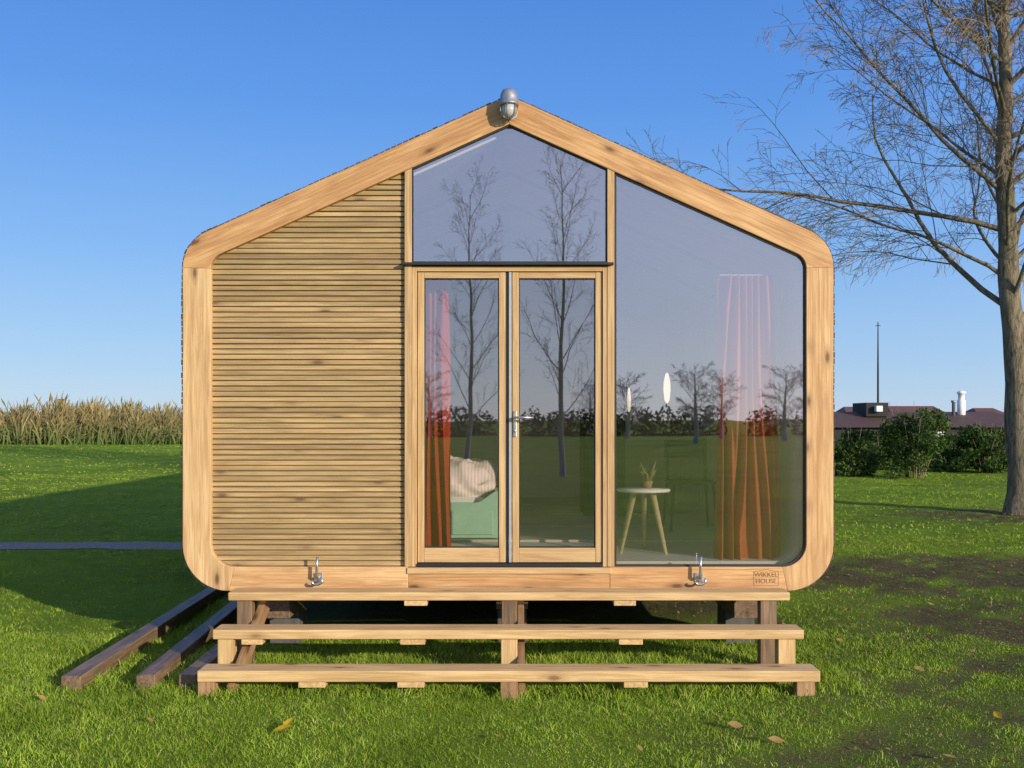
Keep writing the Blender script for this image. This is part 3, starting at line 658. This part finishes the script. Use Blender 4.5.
# ------------------------------------------------------------ trees
def grow(p, d, L, r, lv, cfg, out):
    n = cfg['seg'][lv]; pts = [p]; rad = [r]; dirs = [d]; st_ = L/n; tp = cfg['tip'][lv]
    for i in range(n):
        w = cfg['wob'][lv]; d = (d+Vector((random.gauss(0, w), random.gauss(0, w), random.gauss(0, w)+cfg['trop'][lv]*(i+1)/n))).normalized()
        p = p+d*st_; pts.append(p); rad.append(max(cfg['minr'], r*(1-(1-tp)*(i+1)/n))); dirs.append(d)
    out[lv].append((pts, rad)); spawn(pts, rad, dirs, L, lv, cfg, out)
def spawn(pts, rad, dirs, L, lv, cfg, out):
    if lv+1 >= cfg['levels']: return
    nc = cfg['nch'][lv]; s0 = cfg['start'][lv]; n = len(pts)-1
    for c in range(nc):
        t = s0+(1-s0)*(c+random.random())/nc; fi = t*n; i = min(n-1, int(fi)); q = pts[i].lerp(pts[i+1], fi-i); dd = dirs[min(n, i+1)]
        if lv == 0:
            aa = c*2.4+random.uniform(-.4, .4); a = Vector((math.cos(aa), math.sin(aa), 0)); a = (a-dd*a.dot(dd))
        else: a = dd.cross(Vector((random.gauss(0, 1), random.gauss(0, 1), random.gauss(0, .6))))
        if a.length < 1e-3: continue
        a.normalize(); an = math.radians(random.uniform(*cfg['ang'][lv])); nd = (dd*math.cos(an)+a*math.sin(an)).normalized()
        fall = cfg['fall'][lv]; L2 = L*cfg['ratio'][lv]*(1-fall*t)*random.uniform(.7, 1.2); r2 = min(rad[i]*.75, L2*cfg['slim'][lv])
        grow(q, nd, L2, max(cfg['minr'], r2), lv+1, cfg, out)
def tree(name, base, tr_pts, tr_rad, cfg, label, group=None, twig=None, bark=None):
    out = [[] for _ in range(cfg['levels'])]; pts = [Vector(q) for q in tr_pts]; dirs = [(pts[min(i+1, len(pts)-1)]-pts[max(0, i-1)]).normalized() for i in range(len(pts))]
    out[0].append((pts, tr_rad)); spawn(pts, tr_rad, dirs, (pts[-1]-pts[0]).length, 0, cfg, out)
    e = top(empty(name, base), label, "tree", group)
    Vs, Fs = tubes(out[0], 20, .04); V2, F2 = tubes(out[1], 6); b0 = len(Vs); Vs += V2; Fs += [tuple(q+b0 for q in f) for f in F2]
    me = bpy.data.meshes.new("trunk"); me.from_pydata(Vs, [], Fs); me.polygons.foreach_set('use_smooth', [True]*len(me.polygons)); me.materials.append(bark or M_BARK)
    o = bpy.data.objects.new("trunk", me); COL.objects.link(o); par(o, e)
    lines3 = [l for L_ in out[2:] for l in L_]
    tubemesh("crown", lines3, 3, twig or M_TWIG, e, False); return e
random.seed(12)
bx, by = 9.12, 10.75
tp = []; NK = 29
for k in range(NK):
    z = k*.49-.1; tp.append((bx-.42*(z/9)+.06*math.sin(z*.8)+.02*math.sin(z*2.7), by+.1*math.sin(z*.6), z))
base_r = [.32, .235, .21, .195, .18, .162, .147, .13, .112, .095, .08, .065, .05, .04, .03]
trr = [(base_r[k//2] if k % 2 == 0 else (base_r[k//2]+base_r[k//2+1])/2)*(1+.05*math.sin(k*2.3)) for k in range(NK)]
trr[0] = .36; trr[1] = .265
cfg = dict(levels=5, seg=[0, 10, 7, 4, 3], wob=[0, .08, .09, .12, .16], trop=[0, -.01, -.06, -.15, -.22], nch=[56, 14, 9, 4, 0], start=[.25, .15, .10, .12], ang=[(34, 64), (22, 48), (22, 50), (25, 55)],
           ratio=[.46, .50, .48, .5], fall=[.42, .5, .45, .4], slim=[.0085, .0055, .005, .005], tip=[0, .25, .3, .4, .5], minr=.0042)
tree("bare_tree", (bx, by, 0), tp, trr, cfg, "large leafless tree with drooping twigs standing on the lawn")
cfg2 = dict(levels=4, seg=[0, 6, 4, 3], wob=[0, .08, .12, .15], trop=[0, .12, .05, 0], nch=[24, 9, 6, 0], start=[.18, .15, .15], ang=[(22, 45), (25, 50), (25, 60)],
            ratio=[.30, .42, .5], fall=[.5, .5, .5], slim=[.007, .0055, .005], tip=[0, .25, .3, .4], minr=.004)
for u, Dv, H in ((562, 30, 9.6), (470, 33, 9.2)):
    x = (u-512)/F*Dv; y = -(Dv-7)
    tree("young_tree", (x, y, 0), [(x+.07*math.sin(k*.9+u), y+.05*math.sin(k), k*H/8-.05) for k in range(9)], [.095, .08, .07, .06, .05, .04, .03, .018, .01], cfg2, "slender leafless young tree in the field facing the cabin", "young trees facing the cabin", M_TWIGP, M_PBARK)
cfg3 = dict(levels=4, seg=[0, 5, 4, 3], wob=[0, .1, .15, .2], trop=[0, .02, 0, 0], nch=[20, 9, 7, 0], start=[.2, .15, .15], ang=[(30, 75), (25, 60), (25, 60)],
            ratio=[.55, .5, .5], fall=[.45, .5, .5], slim=[.012, .010, .008], tip=[0, .3, .4, .5], minr=.009)
src = tree("distant_tree", (0, -80, 0), [(.1*math.sin(k), -80, k*5.2/5) for k in range(6)], [.2, .17, .14, .1, .06, .03], cfg3, "broad leafless tree at the edge of the far field", "trees along the far field", M_TWIGP, M_PBARK)
spots = [(628, 85, .95), (696, 70, 1.0), (722, 85, 1.0), (785, 75, 1.0), (590, 120, 1.0), (430, 95, 1.05), (815, 90, 1.1)]
for k, (u, Dv, s) in enumerate(spots):
    if k == 0: e = src
    else:
        e = src.copy(); COL.objects.link(e)
        for c in src.children:
            cc = c.copy(); cc.parent = e; cc.matrix_parent_inverse = c.matrix_parent_inverse.copy(); COL.objects.link(cc)
    e.location = ((u-512)/F*Dv, -(Dv-7), 0); e.rotation_euler = (0, 0, k*1.3); e.scale = (s*(Dv/85)**.3,)*3
cs = [(-75+k*1.6+random.uniform(-.5, .5), -96+random.uniform(-2, 2), 1.0, 1.6, 1.2, random.uniform(1.1, 2.3)) for k in range(95) if random.random() > .15]
v, t = leafcloud(20000, cs, .28); hd = nptris("far_hedge", v, t, M_SHRUB); hd["kind"] = "stuff"; hd["label"] = "dark hedge along the far side of the field"; hd["category"] = "hedge"
def shrub(u, dist, vtop, wpx, label, n=4500, airy=1.0):
    x = (u-512)/F*dist; y = dist-D0; H = CH-(vtop-420)*dist/F; W = wpx/F*dist/2
    cs = []
    for k in range(40):
        a = random.uniform(0, 6.28); zz = H*random.uniform(.08, .88); f = math.sqrt(max(.05, 1-(zz/H-.35)**2*1.9)); rr = W*random.uniform(.1, .85)*f
        cs.append((x+math.cos(a)*rr, y+math.sin(a)*rr, zz, W*.24*airy, W*.24*airy, H*.13))
    e = top(empty("shrub", (x, y, 0)), label, "shrub"); v, t = leafcloud(n, cs, .05*dist/28); nptris("foliage", v, t, M_SHRUB, e)
    ln = []
    for k in range(24):
        a = random.uniform(0, 6.28); f = random.uniform(.2, .9); q = Vector((x+math.cos(a)*W*f, y+math.sin(a)*W*f, H*random.uniform(.6, 1.10))); b = Vector((x+math.cos(a)*.3*f, y+math.sin(a)*.3*f, 0))
        ln.append(([b, b.lerp(q, .5)+Vector((0, 0, .15)), q], [.013, .009, .004]))
    tubemesh("stem", ln, 4, M_TWIG, e)
for u, dist, vt, w, lb, n in ((852, 30, 427, 64, "dark green rounded shrub at the lawn edge", 6500), (914, 29, 408, 80, "tall open grey-green shrub with loose shoots", 9000), (985, 32, 424, 78, "low dense dark shrub near the tree", 7000),
        (950, 33, 434, 74, "low dense dark shrub near the tree", 6000), (880, 34, 430, 78, "low dense dark shrub near the tree", 6000), (1035, 40, 430, 80, "low dense dark shrub near the tree", 4000), (1012, 36, 434, 74, "low dense dark shrub near the tree", 5000)):
    shrub(u, dist, vt, w, lb, n)

# ------------------------------------------------------------ distant sheds
M_TAR = plain("tarred_boards", (.018, .016, .016), .8)
def roofmat(nm, a, b):
    m = M(nm); tcs = m.coord(); wv = m.n('ShaderNodeTexWave'); wv.inputs['Scale'].default_value = 3; m.l(tcs, wv.inputs[0]); f = m.noise(tcs, 2, 4)
    m.bsdf(m.mix(f, a, b), .7, 0, m.bump(wv.outputs['Fac'], .5, .05)); return m.m
M_ROOF = roofmat("roof_tiles", (.06, .035, .026), (.13, .068, .045)); M_ROOF2 = roofmat("red_roof_tiles", (.12, .05, .035), (.20, .085, .055))
def gable(name, x0, x1, y0, y1, z0, z1, ov, mat, parent, hip=.6):
    ym = (y0+y1)/2; V = [(x0-ov, y0-ov, z0), (x1+ov, y0-ov, z0), (x1+ov, y1+ov, z0), (x0-ov, y1+ov, z0), (x0+hip, ym, z1), (x1-hip, ym, z1)]
    return mesh(name, V, [(0, 1, 5, 4), (1, 2, 5), (2, 3, 4, 5), (3, 0, 4), (3, 2, 1, 0)], mat, parent)
bd_ = top(empty("shed", (P(920, 0, 62).x, 55, 0)), "long low black shed with a dull red-brown roof", "shed")
xa, xb = P(780, 0, 62).x, P(1003, 0, 62).x
box("wall", xa, xb, 52, 58, -.1, 1.25, M_TAR, bd_, bevel=.02)
gable("roof", xa, xb, 52, 58, 1.25, 2.2, .4, M_ROOF, bd_)
box("dormer", P(858, 0, 62).x, P(880, 0, 62).x, 53.6, 56, 1.9, 2.75, M_TAR, bd_, bevel=.02)
box("dormer", P(866, 0, 62).x, P(872, 0, 62).x, 53.2, 53.58, 2.2, 2.55, M_WHITE, bd_, bevel=.01)
for u, s in ((846, 8), (905, 9), (935, 9)): box("window", P(u, 0, 59).x, P(u+s, 0, 59).x, 51.96, 51.995, .5, 1.0, M_STEEL, bd_, bevel=.01)
cx = P(965, 0, 61).x
lathe("chimney", [(.24, 1.6), (.24, 2.9), (.19, 2.95), (.19, 3.3), (.26, 3.32), (.26, 3.42), (.1, 3.5)], M_WHITE, bd_, (cx, 54.5, 0), 14)
cx = P(955, 0, 61).x; lathe("vent_pipe", [(.1, 1.6), (.1, 2.75), (.15, 2.78), (.15, 2.9)], M_GALV, bd_, (cx, 54.2, 0), 10)
for u0, u1, zz, lb in ((842, 862, 2.7, "small dark barn with a red tiled roof behind the shed"), (886, 940, 2.75, "low dark barn with a long red tiled roof behind the shed"), (972, 1000, 2.6, "small dark barn with a red tiled roof behind the shed")):
    a_, b_2 = P(u0, 0, 75).x, P(u1, 0, 75).x; bb = top(empty("barn", ((a_+b_2)/2, 68, 0)), lb, "barn")
    box("wall", a_, b_2, 66, 71, -.1, 1.8, M_TAR, bb, bevel=.02); gable("roof", a_, b_2, 66, 71, 1.8, zz, .3, M_ROOF2, bb, .3)
q = P(878, 322, 66); e = top(empty("mast", (q.x, q.y, 0)), "tall thin dark mast rising behind the shed", "mast")
tubemesh("pole", [([Vector((q.x, q.y, 0)), Vector((q.x, q.y, q.z*.6)), q], [.08, .06, .03])], 8, M_TAR, e)
tubemesh("crossbar", [([q+Vector((-.16, 0, -.25)), q+Vector((.16, 0, -.22))], [.025, .025])], 6, M_TAR, e)
q = P(62, 400, 82); e = top(empty("post_marker", (q.x, q.y, 0)), "pale wooden post rising behind the reeds", "post")
box("pole", q.x-.2, q.x+.2, q.y-.2, q.y+.2, -.1, q.z, W_STEPOLD, e, 'Z', .03); box("cap", q.x-.23, q.x+.23, q.y-.23, q.y+.23, q.z+.002, q.z+.08, W_DARK, e, 'X', .02)

# ------------------------------------------------------------ fallen leaves
random.seed(5)
def fallen(x, y, s, mat, lb):
    pr = [(0, -1), (.35, -.6), (.6, -.1), (.45, .45), (0, 1), (-.45, .45), (-.6, -.1), (-.35, -.6)]; V = [(0, 0, 0)]+[(a*s, b*s, .25*s*abs(a)+.1*s*b*b) for a, b in pr]
    o = mesh("fallen_leaf", V, [(0, k+1, (k+1) % 8+1) for k in range(8)], mat, None, False, (x, y, float(gz(np.array(x), np.array(y)))+.027), (random.uniform(-.5, .7), random.uniform(-.5, .5), random.uniform(0, 6)))
    top(o, lb, "leaf", "fallen leaves on the lawn")
for u, v, s, yl in ((283, 728, .055, 1), (288, 722, .04, 1), (430, 707, .04, 1), (150, 722, .03, 0), (498, 735, .03, 0), (735, 721, .045, 0), (776, 737, .045, 0), (862, 735, .03, 0), (998, 718, .04, 1), (42, 700, .03, 0), (905, 690, .03, 0), (880, 650, .035, 0), (840, 640, .03, 0), (930, 640, .03, 0), (970, 655, .03, 0), (640, 745, .025, 0), (350, 752, .025, 0), (815, 710, .03, 0), (950, 755, .035, 0), (1005, 760, .03, 0)):
    dd = (CH-.03)*F/(v-420); fallen((u-512)/F*dd, dd-D0, s, M_YEL if yl else M_FALL, "bright yellow fallen leaf on the grass" if yl else "dry brown fallen leaf on the grass")
for k in range(60):
    x = random.uniform(2.4, 8.5); y = random.uniform(-2, 9); fallen(x, y, random.uniform(.02, .04), M_FALL, "dry brown fallen leaf on the grass")
